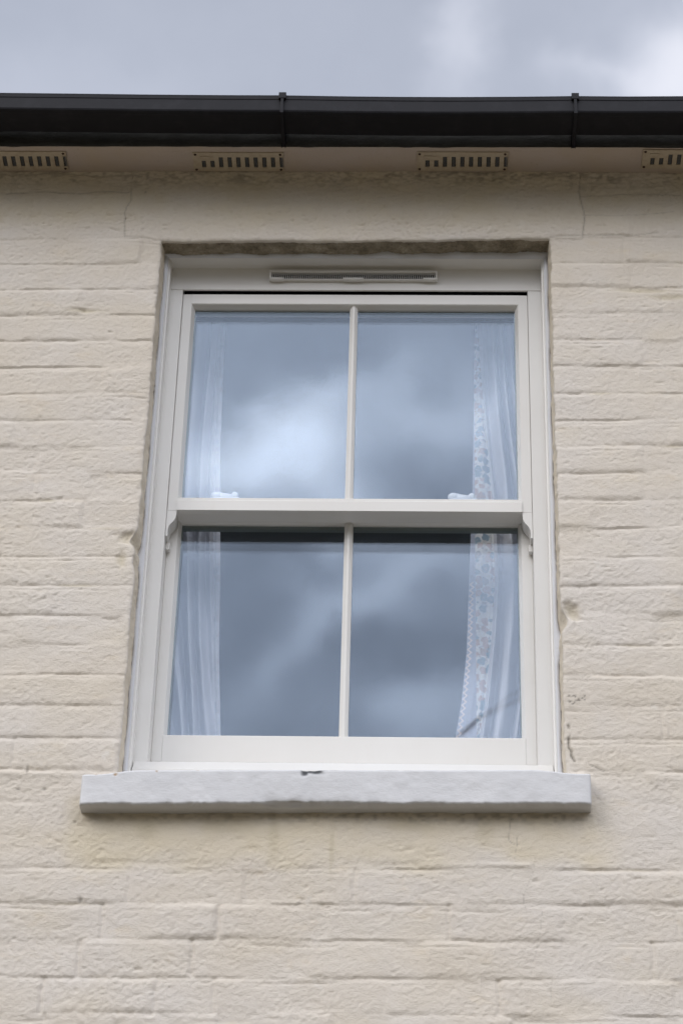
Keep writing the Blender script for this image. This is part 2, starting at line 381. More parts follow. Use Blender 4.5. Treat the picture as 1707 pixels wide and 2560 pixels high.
crack([(.562, 5.60), (.65, 5.596), (.78, 5.612)], .0016, .0014, .25, seed=5)
crack([(.559, 5.66), (.66, 5.668), (.80, 5.664)], .0018, .0018, .35, seed=6)
crack([(-.84, 5.665), (-.74, 5.672), (-.66, 5.664), (-.62, 5.672), (-.54, 5.668)], .0022, .002, .42, seed=7)
crack([(-.84, 5.725), (-.70, 5.731), (-.60, 5.722), (-.537, 5.728)], .0025, .002, .45, seed=8)
crack([(-.45, 5.533), (-.445, 5.508)], .0012, .001, .2, seed=9)
crack([(.362, 3.972), (.360, 3.925), (.371, 3.915)], .0012, .001, .45, .003, seed=10)
crack([(.377, 3.93), (.372, 3.88)], .0010, .0008, .35, .003, seed=11)
crack([(.413, 3.885), (.408, 3.85), (.388, 3.80), (.392, 3.77)], .0010, .0009, .22, .004, seed=12)
crack([(.425, 3.765), (.42, 3.72), (.405, 3.66)], .0010, .0009, .22, .004, seed=13)
crack([(.44, 3.63), (.437, 3.56)], .0010, .0009, .2, .003, seed=14)
crack([(.70, 3.59), (.697, 3.54)], .0014, .0012, .3, .003, seed=15)
crack([(.4895, 4.196), (.4905, 4.186)], .0026, .0035, .7, seed=16)
crack([(.4900, 4.166), (.4890, 4.140), (.4925, 4.122), (.499, 4.108)], .0030, .004, .8, seed=18)
crack([(.4935, 4.178), (.4915, 4.168)], .0014, .001, .4, seed=19)
crack([(.53, 4.10), (.56, 4.085)], .0018, .0018, .5, .004, seed=17)
def spot(cx, cz, a, b, dp, dk, arr='dirt', rag=True):
    i0, i1 = np.searchsorted(xs, [cx - 3 * a, cx + 3 * a]); j0, j1 = np.searchsorted(zs, [cz - 3 * b, cz + 3 * b])
    px, pz = X[i0:i1, j0:j1], Z[i0:i1, j0:j1]; q = ((px - cx) / a) ** 2 + ((pz - cz) / b) ** 2
    if rag: q = q * (.55 + vnoise(px, pz, a * .45, b * .45, 60))
    f = np.exp(-q ** 1.5); H[i0:i1, j0:j1] -= dp * f
    A = dirt if arr == 'dirt' else stain
    A[i0:i1, j0:j1] = np.maximum(A[i0:i1, j0:j1], dk * f)
rng = np.random.RandomState(8)
for i in range(16): spot(.49 + rng.rand() * .04, 4.245 + rng.rand() * .02, .0022, .0018, .0008, .8, rag=False)
for q in [(-.60, 4.03, .004, .003), (-.655, 4.03, .004, .003), (-.64, 4.075, .002, .012), (-.53, 3.955, .004, .003), (.44, 5.62, .0015, .002), (-.50, 5.668, .002, .004), (-.33, 5.70, .0015, .003), (-.505, 3.78, .005, .006)]:
    spot(*q, .0015, .55, rag=False)
for q in [(.50, 4.565 - .09, .020, .022, .010), (-.468, 4.66, .022, .016, .007), (.70, 5.365, .06, .008, .004), (.76, 5.345, .05, .009, .002), (-.62, 5.30, .04, .006, .002),
          (-.48, 4.60, .012, .02, .004)]: spot(q[0], q[1], q[2], q[3], q[4], .55, 'stain')
for i in range(26):
    cx = rng.uniform(-.9, .85); kz = CB[np.searchsorted(-CB, -rng.uniform(3.5, 5.5))] + (cx + .78) * .0078
    spot(cx, kz - .002, rng.uniform(.02, .06), .0035, 0, rng.uniform(.25, .6), 'stain')
for q in [(-.12, 3.93, .012, .06), (.0, 3.90, .006, .05), (.31, 3.945, .02, .03), (-.38, 3.94, .02, .02), (-.22, 3.95, .05, .018), (.16, 3.955, .06, .014)]:
    spot(q[0], q[1], q[2], q[3], 0, .38, 'stain')
# mossy grime clinging to the sheltered strip below the soffit and the sill (patchy, with a ragged edge)
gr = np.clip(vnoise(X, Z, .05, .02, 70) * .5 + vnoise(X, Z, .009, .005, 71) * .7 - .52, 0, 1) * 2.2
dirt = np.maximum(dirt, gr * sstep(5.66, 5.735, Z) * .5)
dirt = np.maximum(dirt, gr * sstep(3.945, 3.985, Z) * (1 - sstep(4.0, 4.01, Z)) * sstep(-.53, -.51, X) * (1 - sstep(.525, .54, X)) * .45)
# paint yellowed in the sheltered places rain never washes
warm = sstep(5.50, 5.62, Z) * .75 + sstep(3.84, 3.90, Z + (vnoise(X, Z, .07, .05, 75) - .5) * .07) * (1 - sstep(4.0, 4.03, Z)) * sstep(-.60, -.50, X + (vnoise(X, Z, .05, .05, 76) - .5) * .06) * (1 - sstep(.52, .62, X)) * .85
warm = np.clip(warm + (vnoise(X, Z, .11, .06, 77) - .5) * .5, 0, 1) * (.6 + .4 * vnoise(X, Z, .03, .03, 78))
# irregular arrises of the opening: slide vertices near the edge
def edge_l(z): return -(vnoise(z * 0 + .3, z, 1, .030, 80) - .5) * .0045 - (vnoise(z * 0 + .3, z, 1, .009, 81) - .5) * .003 - .017 * np.exp(-((z - 4.655) / .018) ** 2) - .006 * np.exp(-((z - 4.60) / .02) ** 2)
def edge_r(z): return (vnoise(z * 0 + .7, z, 1, .030, 82) - .5) * .004 + (vnoise(z * 0 + .7, z, 1, .009, 83) - .5) * .003 + .014 * np.exp(-((z - 4.455) / .024) ** 2)
def edge_t(x): return (x - .015) * .013 + (vnoise(x, x * 0 + .2, .06, 1, 84) - .5) * .004 + (vnoise(x, x * 0 + .2, .012, 1, 85) - .5) * .002 - .003
inz = (1 - sstep(5.50, 5.58, Z)) * sstep(3.98, 4.06, Z)
DX = edge_l(Z) * np.exp(-np.abs(X - OX0) / .022) * inz + edge_r(Z) * np.exp(-np.abs(X - OX1) / .022) * inz
inx = sstep(-.50, -.44, X) * (1 - sstep(.47, .53, X))
DZ = edge_t(X) * np.exp(-np.abs(Z - OZ1) / .03) * inx
PX = X + DX; PZ = Z + DZ
# soft rounding of the arris
ed = np.where((Z < OZ1) & (Z > OZ0), np.minimum(np.abs(X - OX0), np.abs(X - OX1)), 9.)
ed = np.minimum(ed, np.where((X > OX0) & (X < OX1), np.abs(Z - OZ1), 9.)); H = H - .003 * np.exp(-ed / .0035)
PY = -H
nx, nz = X.shape
idx = np.arange(nx * nz).reshape(nx, nz)
xm = (xs[:-1] + xs[1:]) / 2; zm = (zs[:-1] + zs[1:]) / 2
hole = ((xm > OX0) & (xm < OX1))[:, None] & ((zm > OZ0) & (zm < OZ1))[None, :]
q = np.stack([idx[:-1, :-1], idx[1:, :-1], idx[1:, 1:], idx[:-1, 1:]], -1)[~hole]
V = np.stack([PX.ravel(), PY.ravel(), PZ.ravel()], 1)
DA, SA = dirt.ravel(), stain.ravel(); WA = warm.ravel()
mi = np.zeros(len(q), np.int32)
ix0 = np.argmin(abs(xs - OX0)); ix1 = np.argmin(abs(xs - OX1)); jz0 = np.argmin(abs(zs - OZ0)); jz1 = np.argmin(abs(zs - OZ1))
extraV, extraF, extraM = [], [], []; nv = len(V)
def reveal(ids, dirx, dirz, mat, flip, rough):
    """strip of 14 rows from the arris back to the frame"""
    global nv
    base_ = V[ids]; prev = ids; n = len(ids); D = .066; NS = 16
    for s in range(1, NS + 1):
        f = s / NS; yv = base_[:, 1] * (1 - f) + D * f
        a = base_[:, 0] if dirz else base_[:, 2]
        nn = ((vnoise(a, yv, .02, .02, 90) - .5) * .004 + (vnoise(a, yv, .007, .007, 91) - .5) * .002) * rough * min(1, f * 4)
        tap = f * .004
        P = np.stack([base_[:, 0] * 1. + dirx * (nn + tap), yv, base_[:, 2] + dirz * (nn + 0)], 1)
        if dirx: P[:, 0] = P[:, 0] * 1. + (np.where(dirx > 0, OX0, OX1) - base_[:, 0]) * f * .8
        if dirz: P[:, 2] += (OZ1 + (base_[:, 0] - .015) * .013 - base_[:, 2]) * f * .6
        cur = np.arange(nv, nv + n); nv += n; extraV.append(P)
        fa = np.stack([prev[:-1], prev[1:], cur[1:], cur[:-1]], -1)
        if flip: fa = fa[:, ::-1]
        extraF.append(fa); extraM.append(np.full(len(fa), mat if s > 1 else 0, np.int32)); prev = cur
reveal(idx[ix0, jz0:jz1 + 1], 1, 0, 1, True, 1)
reveal(idx[ix1, jz0:jz1 + 1], -1, 0, 1, False, 1)
reveal(idx[ix0:ix1 + 1, jz1], 0, -1, 2, True, 1)
V = np.concatenate([V] + extraV).astype(np.float32)
q = np.concatenate([q] + extraF).astype(np.int32); mi = np.concatenate([mi] + extraM)
DA = np.concatenate([DA, np.zeros(len(V) - len(DA))]).astype(np.float32); SA = np.concatenate([SA, np.zeros(len(V) - len(SA))]).astype(np.float32)
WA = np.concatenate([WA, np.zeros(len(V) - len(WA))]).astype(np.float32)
def np_mesh(name, V, q, mi=None, attrs=None):
    me = bpy.data.meshes.new(name); me.vertices.add(len(V)); me.vertices.foreach_set('co', np.ascontiguousarray(V, np.float32).ravel())
    me.loops.add(len(q) * 4); me.loops.foreach_set('vertex_index', np.ascontiguousarray(q, np.int32).ravel())
    me.polygons.add(len(q)); me.polygons.foreach_set('loop_start', np.arange(0, len(q) * 4, 4, dtype=np.int32))
    me.polygons.foreach_set('loop_total', np.full(len(q), 4, np.int32))
    if mi is not None: me.polygons.foreach_set('material_index', mi)
    me.polygons.foreach_set('use_smooth', np.ones(len(q), bool))
    for k, a in (attrs or {}).items():
        at = me.attributes.new(k, 'FLOAT', 'POINT'); at.data.foreach_set('value', np.ascontiguousarray(a, np.float32))
    me.update(calc_edges=True); return me
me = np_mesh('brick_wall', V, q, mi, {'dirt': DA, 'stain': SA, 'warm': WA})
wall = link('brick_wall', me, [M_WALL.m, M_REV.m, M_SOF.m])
tag(wall, 'cream painted brick wall with thick uneven paint around the window', 'wall')

# ------------------------------------------------------------------ room behind the window
bm = newbm()
def quad(bm, *p): return bm.faces.new([bm.verts.new(v) for v in p])
rx0, rx1, ry0, ry1, rz0, rz1 = -2.2, 2.4, .225, 3.6, 3.2, 5.68
quad(bm, (rx0, ry1, rz0), (rx1, ry1, rz0), (rx1, ry1, rz1), (rx0, ry1, rz1))
quad(bm, (rx0, ry0, rz1), (rx1, ry0, rz1), (rx1, ry1, rz1), (rx0, ry1, rz1))
quad(bm, (rx0, ry0, rz0), (rx1, ry0, rz0), (rx1, ry1, rz0), (rx0, ry1, rz0))
quad(bm, (rx0, ry0, rz0), (rx0, ry0, rz1), (rx0, ry1, rz1), (rx0, ry1, rz0))
quad(bm, (rx1, ry0, rz0), (rx1, ry0, rz1), (rx1, ry1, rz1), (rx1, ry1, rz0))
hx0, hx1, hz0, hz1 = -.43, .459, 4.12, 5.50
quad(bm, (rx0, ry0, rz0), (rx1, ry0, rz0), (rx1, ry0, hz0), (rx0, ry0, hz0))
quad(bm, (rx0, ry0, hz1), (rx1, ry0, hz1), (rx1, ry0, rz1), (rx0, ry0, rz1))
quad(bm, (rx0, ry0, hz0), (hx0, ry0, hz0), (hx0, ry0, hz1), (rx0, ry0, hz1))
quad(bm, (hx1, ry0, hz0), (rx1, ry0, hz0), (rx1, ry0, hz1), (hx1, ry0, hz1))
me = bpy.data.meshes.new('room_interior'); bm.to_mesh(me); bm.free()
tag(link('room_interior', me, M_ROOM.m), kind='structure')

# ------------------------------------------------------------------ sash window
WN = empty('sash_window', (.0145, .06, 4.06), 'white painted two-over-two sash window set in the cream brick wall', 'window')
GX0, GX1 = -.3725, .3985                 # glass edges
BARX = .0115
# outer frame: linings, head and timber cill
bm = newbm()
Y0, YS, YB = .056, .098, .225
F0, F1, FT = -.4395, .4685, 5.5085        # outer edges
for sx, xo, xr, xi in ((-1, F0 - .02, -.4325, -.4025), (1, F1 + .02, .4615, .4295)):
    # narrow front bead, a small step, then the flat stop face
    st = [(xo, Y0), (xr - sx * -.0035 * 1, Y0), (xr + sx * .0035, Y0 + .004), (xr, Y0 + .004), (xr, YS), (xi, YS), (xi, YS + .006), (xi, YB), (xo, YB)]
    st = [(xo, Y0 + .002), (xr + sx * .006, Y0), (xr + sx * .0045, Y0), (xr + sx * .003, Y0 + .006), (xr, Y0 + .007), (xr, YS), (xi, YS), (xi, YB), (xo, YB)]
    lo = [bm.verts.new((a, b, 4.05)) for a, b in st]; hi = [bm.verts.new((a, b, FT)) for a, b in st]; n = len(st)
    for i in range(n): bm.faces.new((lo[i], lo[(i + 1) % n], hi[(i + 1) % n], hi[i]))
    bm.faces.new(lo[::-1]); bm.faces.new(hi)
frame = obj('window_frame', bm, M_WHITE.m, WN)
bm = newbm()
prism(bm, [(Y0 + .001, FT + .02), (Y0 + .001, FT), (YS - .0015, FT - .0005), (YS - .0015, 5.4435), (YS + .004, 5.4435), (YS + .004, 5.47), (YB, 5.47), (YB, FT + .02)], F0 - .018, F1 + .018, 'x')
head = obj('frame_head', bm, M_WHITE.m, WN)
bx('head_channel', M_DARK.m, WN, (-.402, .429, .103, .22, 5.458, 5.4695), (-.4018, .4288, .156, .22, 5.441, 5.457), bev=0)
bm = newbm()
prism(bm, [(.07, 4.05), (.07, 4.118), (.097, 4.150), (.150, 4.1765), (.22, 4.182), (.22, 4.05)], -.4305, .4595, 'x')
obj('timber_cill', bm, M_WHITE.m, WN)
# sealant beads and the irregular fillet under the lintel
def sealant(name, side):
    bm = newbm(); rng = random.Random(side * 11 + 5); n = 150; prev = None
    for i in range(n + 1):
        z = 4.05 + (5.512 - 4.05) * i / n
        wv = .0075 + .0018 * math.sin(z * 37 + side) + rng.uniform(-.0006, .0006)
        if side < 0: wv += .011 * math.exp(-((z - 4.625) / .022) ** 2); x0, x1 = -.4382 - wv - .004, -.4382
        else: wv += .012 * math.exp(-((z - 4.42) / .03) ** 2); x0, x1 = .4672 + wv + .004, .4672
        r = [bm.verts.new(p) for p in ((x0, .062, z), ((x0 * .8 + x1 * .2), .0535, z), ((x0 * .35 + x1 * .65), .0515, z), (x1, .0555, z))]
        if prev:
            for a in range(3): bm.faces.new((prev[a], prev[a + 1], r[a + 1], r[a]))
        prev = r
    return obj(name, bm, M_SEAL.m, WN, True)
sealant('sealant_bead', -1); sealant('sealant_bead', 1)
bm = newbm(); prev = None; rng = random.Random(3)
for i in range(200):
    x = -.45 + .93 * i / 199; lz = 5.5205 + (x - .015) * .013 + .003
    dp = .0035 * math.sin(x * 19) * math.sin(x * 53) + rng.uniform(-.0008, .0008)
    r = [bm.verts.new(p) for p in ((x, .052 + dp, lz + .003), (x, .050 + dp, 5.514 + dp * .3 + max(0, x) * .012), (x, .0545, 5.5095), (x, .060, 5.5087))]
    if prev:
        for a in range(3): bm.faces.new((prev[a], prev[a + 1], r[a + 1], r[a]))
    prev = r
obj('sealant_bead', bm, M_SEAL.m, WN, True)

def sash(name, y, zb_in, zt_in, z0, z1, xo0, xo1, gy, zb_face, zt_face):
    """mitred sash ring: flat face then a bevel running in to the glass"""
    bm = newbm(); b = .0075
    loops(bm, [(xo0, xo1, z0, z1, y + .043), (xo0, xo1, z0, z1, y + .001), (xo0 + .001, xo1 - .001, z0 + .001, z1 - .001, y),
               (GX0 - b, GX1 + b, zb_face, zt_face, y), (GX0 - b + .0012, GX1 + b - .0012, zb_face + .0012, zt_face - .0012, y + .0012),
               (GX0, GX1, zb_in, zt_in, gy), (GX0, GX1, zb_in, zt_in, y + .043)])
    return obj(name, bm, M_WHITE.m, WN)
def pane(parent, x0, x1, z0, z1, y):
    bm = newbm(); box(bm, x0, x1, y, y + .004, z0, z1); box(bm, x0, x1, y + .0195, y + .0235, z0, z1)
    return obj('glass_pane', bm, M_GLASS, parent)
def glazing_bar(parent, y, gy, z0, z1, top_mitre, xw=.0092):
    bm = newbm()
    pts = [(-xw, gy), (-xw, y + .0062), (-.0022, y), (.0022, y), (xw, y + .0062), (xw, gy)]
    pts += [(xw, gy + .022), (-xw, gy + .022)]
    lo = [bm.verts.new((BARX + a, b, z0 + (0 if b > y + .003 else -.006))) for a, b in pts]
    hi = [bm.verts.new((BARX + a, b, z1 + ((0 if b > y + .003 else .006) if top_mitre else 0))) for a, b in pts]; n = len(pts)
    for i in range(n): bm.faces.new((lo[i], lo[(i + 1) % n], hi[(i + 1) % n], hi[i]))
    bm.faces.new(lo[::-1]); bm.faces.new(hi)
    return obj('glazing_bar', bm, M_WHITE.m, parent)
# upper sash
UY, UG = .106, .120
US = sash('upper_sash', UY, 4.846, 5.400, 4.803, 5.4365, -.4019, .4289, UG, 4.8385, 5.4065)
pane(US, GX0 - .004, BARX - .007, 4.842, 5.404, UG + .002); pane(US, BARX + .007, GX1 + .004, 4.842, 5.404, UG + .002)
glazing_bar(US, UY + .004, UG, 4.842, 5.402, True)
bm = newbm(); box(bm, -.3822, .4082, UY - .0007, UY + .01, 5.4067, 5.4358, .0006, 0, 1); obj('top_rail', bm, M_WHITE.m, US)
bm = newbm(); prism(bm, [(UY - .004, 4.8025), (UY - .004, 4.8285), (UY - .0025, 4.8305), (UG + .001, 4.8475), (UG + .001, 4.8022)], -.3795, .4055, 'x')
box(bm, -.3795, .4055, UG + .0012, UY + .0435, 4.8022, 4.842)
obj('meeting_rail', bm, M_WHITE.m, US)
bx('spacer_bar', M_SPACER.m, US, (GX0, GX1, UG + .0065, UG + .021, 5.397, 5.4035), (GX0 - .002, GX0 + .002, UG + .0065, UG + .021, 4.85, 5.397), (GX1 - .002, GX1 + .002, UG + .0065, UG + .021, 4.85, 5.397), bev=0)
# horns: an ogee bracket below each end of the meeting rail
for sx, xo, xi in ((1, -.4019, -.3800), (-1, .4289, .4062)):
    wd = abs(xi - xo); prof = []
    for i in range(25):
        t = i / 24; z = 4.8030 - t * .069
        # convex belly, then concave sweep, then a small square foot
        f = float(np.interp(t, [0, .12, .22, .32, .40, .47, .53, .60, .68, .78, 1], [1, .99, .955, .88, .76, .60, .44, .32, .25, .205, .20]))
        prof.append((xo + sx * wd * f, z))
    bm = newbm(); prism(bm, [(xo, 4.8030)] + prof + [(xo, 4.734)], UY, UY + .040, 'y')
    es = [e for e in bm.edges if abs(e.verts[0].co.y - e.verts[1].co.y) < 1e-6 and e.verts[0].co.y < UY + .001]
    box(bm, min(xo, xo + sx * .0085), max(xo, xo + sx * .0085), UY + .028, UY + .0425, 4.716, 4.7338, .0005)
    obj('sash_horn', bm, M_WHITE.m, US)
# lower sash, one sash thickness further in
LY, LG = .152, .166
LS = sash('lower_sash', LY, 4.252, 4.8050, 4.1795, 4.868, -.4024, .4294, LG, 4.2445, 4.8110)
pane(LS, GX0 - .004, BARX - .007, 4.248, 4.809, LG + .002); pane(LS, BARX + .007, GX1 + .004, 4.248, 4.809, LG + .002)
glazing_bar(LS, LY + .004, LG, 4.2475, 4.8070, False, .0098)
bm = newbm(); box(bm, -.380, .4065, LY - .0012, LY + .012, 4.178, 4.2442, .0015); obj('bottom_rail', bm, M_WHITE.m, LS)
bx('spacer_bar', M_SPACER.m, LS, (GX0, GX1, LG + .0065, LG + .0185, 4.7975, 4.8085), (GX0 - .002, GX0 + .002, LG + .0065, LG + .0185, 4.25, 4.797), (GX1 - .002, GX1 + .002, LG + .0065, LG + .0185, 4.25, 4.797), bev=0)
# fitch locks on top of the lower sash
for cx, sx in ((-.274, 1), (.275, 1)):
    y, z = .176, 4.868
    bm = newbm(); box(bm, cx - .030, cx + .031, y - .011, y + .011, z, z + .0145, .002)
    lock = obj('sash_lock', bm, M_LOCK.m, LS, False)
    bm = newbm()
    pts = [(-.034, .0), (-.035, .010), (-.031, .0175), (-.022, .0195), (-.008, .0150), (.008, .0125), (.016, .0120), (.016, .0)]
    for s in range(len(pts) - 1): pass
    prism(bm, [(cx + a, z + .0145 + b * .95) for a, b in [(-.034, .001)] + pts[1:]], y - .006, y + .006, 'y')
    r = bmesh.ops.create_uvsphere(bm, u_segments=16, v_segments=10, radius=.0082)
    bmesh.ops.translate(bm, vec=(cx + .018, y, z + .0265), verts=r['verts'])
    r = bmesh.ops.create_uvsphere(bm, u_segments=16, v_segments=10, radius=.0105); bmesh.ops.scale(bm, vec=(1.2, 1, .95), verts=r['verts'])
    bmesh.ops.translate(bm, vec=(cx - .025, y, z + .0245), verts=r['verts'])
    # locks are sub-parts of the lower sash; the lever joins the plate in one mesh
    me2 = lock.data; bm.from_mesh(me2); bm.to_mesh(me2); bm.free()
    for p in me2.polygons: p.use_smooth = True
# trickle vent on the head
TX0, TX1, TZ0, TZ1 = -.194, .212, 5.4675, 5.4945
bm = newbm()
yb, yf = .0962, .0835
box(bm, TX0, TX1, yf, yb, TZ1 - .0065, TZ1, .0012); box(bm, TX0, TX0 + .005, yf, yb, TZ0, TZ1 - .0066, .0008); box(bm, TX1 - .005, TX1, yf, yb, TZ0, TZ1 - .0066, .0008)
box(bm, TX0 + .0052, TX1 - .0052, yf + .0035, yb, TZ0 + .0008, TZ0 + .0030, .0004)
for a, b in ((TX0 + .0052, TX0 + .034), (-.015, .033), (TX1 - .034, TX1 - .0052)): box(bm, a, b, yf - .0003, yb - .001, TZ0 - .0012, TZ0 + .0040, .0006)
tv = obj('trickle_vent', bm, M_WHITE.m, WN)
bm = newbm(); N = 86
for i in range(N):
    x = TX0 + .0055 + (TX1 - TX0 - .011) * (i + .5) / N; box(bm, x - .0006, x + .0006, yf + .0025, yb - .003, TZ0 + .0030, TZ1 - .0066)
obj('vent_slats', bm, M_WHITE.m, tv)
bx('vent_backing', M_GAP.m, tv, (TX0 + .0052, TX1 - .0052, yb - .0028, yb - .0004, TZ0 + .0031, TZ1 - .0067), bev=0)

# masonry sill, heavily painted
def sill():
    L = 1.0475; NX = 420; prof = []
    # outline in (y, z): back bottom -> front bottom -> front top -> back top
    def seg(a, b, n): return [(a[0] + (b[0] - a[0]) * i / n, a[1] + (b[1] - a[1]) * i / n) for i in range(n)]
    prof = seg((.06, -.002), (-.036, -.0005), 18) + seg((-.036, -.0005), (-.040, .0025), 2) + seg((-.040, .0025), (-.040, .066), 26) + seg((-.040, .066), (-.035, .0695), 3) + seg((-.035, .0695), (.095, .088), 20) + [(.095, .088)]
    P = np.array(prof); m = len(P)
    u = np.linspace(0, 1, NX); u = np.concatenate([[0], u, [1]])
    U, J = np.meshgrid(u, np.arange(m), indexing='ij')
    Xs = -.519 + U * L; Ys = P[J, 0].copy(); Zs = P[J, 1].copy()
    endx = np.minimum(U, 1 - U) * L
    fx = (vnoise(Xs, Zs, .03, .02, 100) - .5) * .0012 + (vnoise(Xs, Zs, .011, .008, 101) - .5) * .0006 + (vnoise(Xs, Zs + Ys, .15, .1, 102) - .5) * .003
    front = (Ys < -.030)
    Ys -= np.where(front, fx, 0)
    low = np.exp(-np.abs(Zs - .001) / .006) * front
    rag = (vnoise(Xs, Xs * 0, .022, 1, 103) - .5) * .0035 + (vnoise(Xs, Xs * 0, .007, 1, 104) - .5) * .002 + .004 * np.exp(-((Xs + .05) / .13) ** 2)
    Zs += low * rag
    Ys += low * np.clip(rag, 0, 1) * .8
    Zs += np.where(Ys > -.034, (vnoise(Xs, Ys, .02, .02, 105) - .5) * .002, 0)
    # rounded ends
    Ys += np.where(front, .003 * np.exp(-endx / .003), 0)
    first = np.arange(len(u)); e0 = (first == 0) | (first == len(u) - 1)
    # chips: big flake out of the top arris near the middle
    dirtS = np.zeros_like(Xs); stS = np.zeros_like(Xs)
    def pz(x0, z0, a, b, A, val, dp):
        qq = ((Xs - x0) / a) ** 2 + ((Zs - z0) / b) ** 2; qq = qq * (.6 + .9 * vnoise(Xs, Zs, a * .5, b * .6, 106)); f = np.exp(-qq ** 2) * (Ys < -.02)
        A[:] = np.maximum(A, val * f); return f * dp
    d = pz(-.047, .068, .017, .0062, dirtS, 1, .004) + pz(-.059, .064, .009, .0085, dirtS, 1, .003) + pz(-.034, .065, .016, .007, dirtS, 1, .003)
    d += pz(-.012, .069, .012, .0018, dirtS, .6, .001) + pz(.005, .069, .006, .0016, dirtS, .7, .001) + pz(.12, .069, .02, .0018, dirtS, .6, .001) + pz(.15, .069, .02, .0016, dirtS, .6, .001)
    d += pz(-.45, .064, .004, .004, stS, .9, .002) + pz(-.365, .068, .0025, .004, stS, .9, .001) + pz(-.28, .069, .003, .002, stS, .8, .001) + pz(-.16, .07, .004, .002, stS, .8, .001) + pz(-.49, .068, .003, .002, stS, .7, 0)
    Ys += d
    Zs += (sstep(.02, .12, endx) * .0095 + .001) * np.clip(Zs / .07, 0, 1)
    Zs += 3.9765 + U * .0125
    # end caps: first and last rings collapse inwards to a flat end
    for r, s in ((0, 1), (len(u) - 1, -1)):
        cy, cz = .02, Zs[r].mean(); 
        Ys[r] = cy + (Ys[r] - cy) * .0; Zs[r] = cz
    V = np.stack([Xs, Ys, Zs], -1).reshape(-1, 3); ii = np.arange(len(u) * m).reshape(len(u), m)
    q = np.stack([ii[:-1, :-1], ii[:-1, 1:], ii[1:, 1:], ii[1:, :-1]], -1).reshape(-1, 4)
    q = q[:, ::-1]
    me = np_mesh('window_sill', V, q, None, {'dirt': dirtS.ravel(), 'stain': stS.ravel()})
    o = link('window_sill', me, M_SILL.m, WN); o['label'] = 'thick white painted masonry sill with flaked black chip'
sill()

# ------------------------------------------------------------------ curtains
def curtain_mat():
    m = Mat('printed_curtain', .9, spec=.1)
    uv = m.n('ShaderNodeUVMap'); uv.uv_map = 'UVMap'; sp = m.n('ShaderNodeSeparateXYZ'); m.l(uv.outputs[0], sp.inputs[0]); u, v = sp.outputs[0], sp.outputs[1]
    vo = m.n('ShaderNodeTexVoronoi'); vo.feature = 'F1'; mp = m.n('ShaderNodeMapping'); m.l(uv.outputs[0], mp.inputs[0]); mp.inputs['Scale'].default_value = (50, 44, 1)
    nz = m.n('ShaderNodeTexNoise'); m.l(uv.outputs[0], nz.inputs['Vector']); nz.inputs['Scale'].default_value = 70; nz.inputs['Detail'].default_value = 2
    av = m.n('ShaderNodeVectorMath', operation='SCALE'); m.l(nz.outputs['Color'], av.inputs[0]); av.inputs['Scale'].default_value = .9
    ad = m.n('ShaderNodeVectorMath', operation='ADD'); m.l(mp.outputs[0], ad.inputs[0]); m.l(av.outputs[0], ad.inputs[1])
    m.l(ad.outputs[0], vo.inputs['Vector']); vo.inputs['Scale'].default_value = 1; vo.inputs['Randomness'].default_value = .75
    fl = m.ramp(vo.outputs['Distance'], .43, .50, (1, 1, 1, 1), (0, 0, 0, 1))
    hue = m.n('ShaderNodeSeparateXYZ'); m.l(vo.outputs['Color'], hue.inputs[0])
    fc = m.mix(m.ramp(hue.outputs[0], .45, .55), (.27, .36, .42), (.50, .40, .37))
    core = m.ramp(vo.outputs['Distance'], .10, .16, (1, 1, 1, 1), (0, 0, 0, 1)); fc = m.mix(m.math('MULTIPLY', core, .6), fc, (.55, .50, .50))
    v2 = m.n('ShaderNodeTexVoronoi'); m.l(ad.outputs[0], v2.inputs['Vector']); v2.inputs['Scale'].default_value = 2.3
    lf = m.ramp(v2.outputs['Distance'], .26, .32, (1, 1, 1, 1), (0, 0, 0, 1))
    band = m.mix(m.math('MULTIPLY', lf, .8), (.70, .70, .68), (.38, .39, .43)); band = m.mix(fl, band, fc)
    zz = m.math('ABSOLUTE', m.math('SUBTRACT', m.math('FRACT', m.math('MULTIPLY', v, 62.), 0.), .5), 0.)
    tri = m.math('LESS_THAN', m.math('ABSOLUTE', m.math('SUBTRACT', u, m.math('ADD', m.math('MULTIPLY', zz, .016), .003)), 0.), .0026)
    tri = m.math('MULTIPLY', m.math('MULTIPLY', tri, m.math('LESS_THAN', v, 4.74)), m.math('LESS_THAN', u, .0145))
    trim = m.mix(tri, (.40, .42, .49), (.76, .66, .61))
    c = m.mix(m.attr('band'), (.59, .595, .63), band); c = m.mix(m.attr('trim'), c, trim)
    m.base(c)
    wv = m.n('ShaderNodeTexNoise'); m.l(uv.outputs[0], wv.inputs['Vector']); wv.inputs['Scale'].default_value = 500
    m.bump(wv.outputs['Fac'], .0005, .4)
    # thin cotton: some light goes through
    tl = m.n('ShaderNodeBsdfTranslucent'); m.l(c, tl.inputs[0]); mx = m.n('ShaderNodeMixShader'); mx.inputs[0].default_value = .08
    m.l(m.b.outputs[0], mx.inputs[1]); m.l(tl.outputs[0], mx.inputs[2]); m.l(mx.outputs[0], m.t.nodes['Material Output'].inputs[0])
    return m.m
M_CURT = curtain_mat()
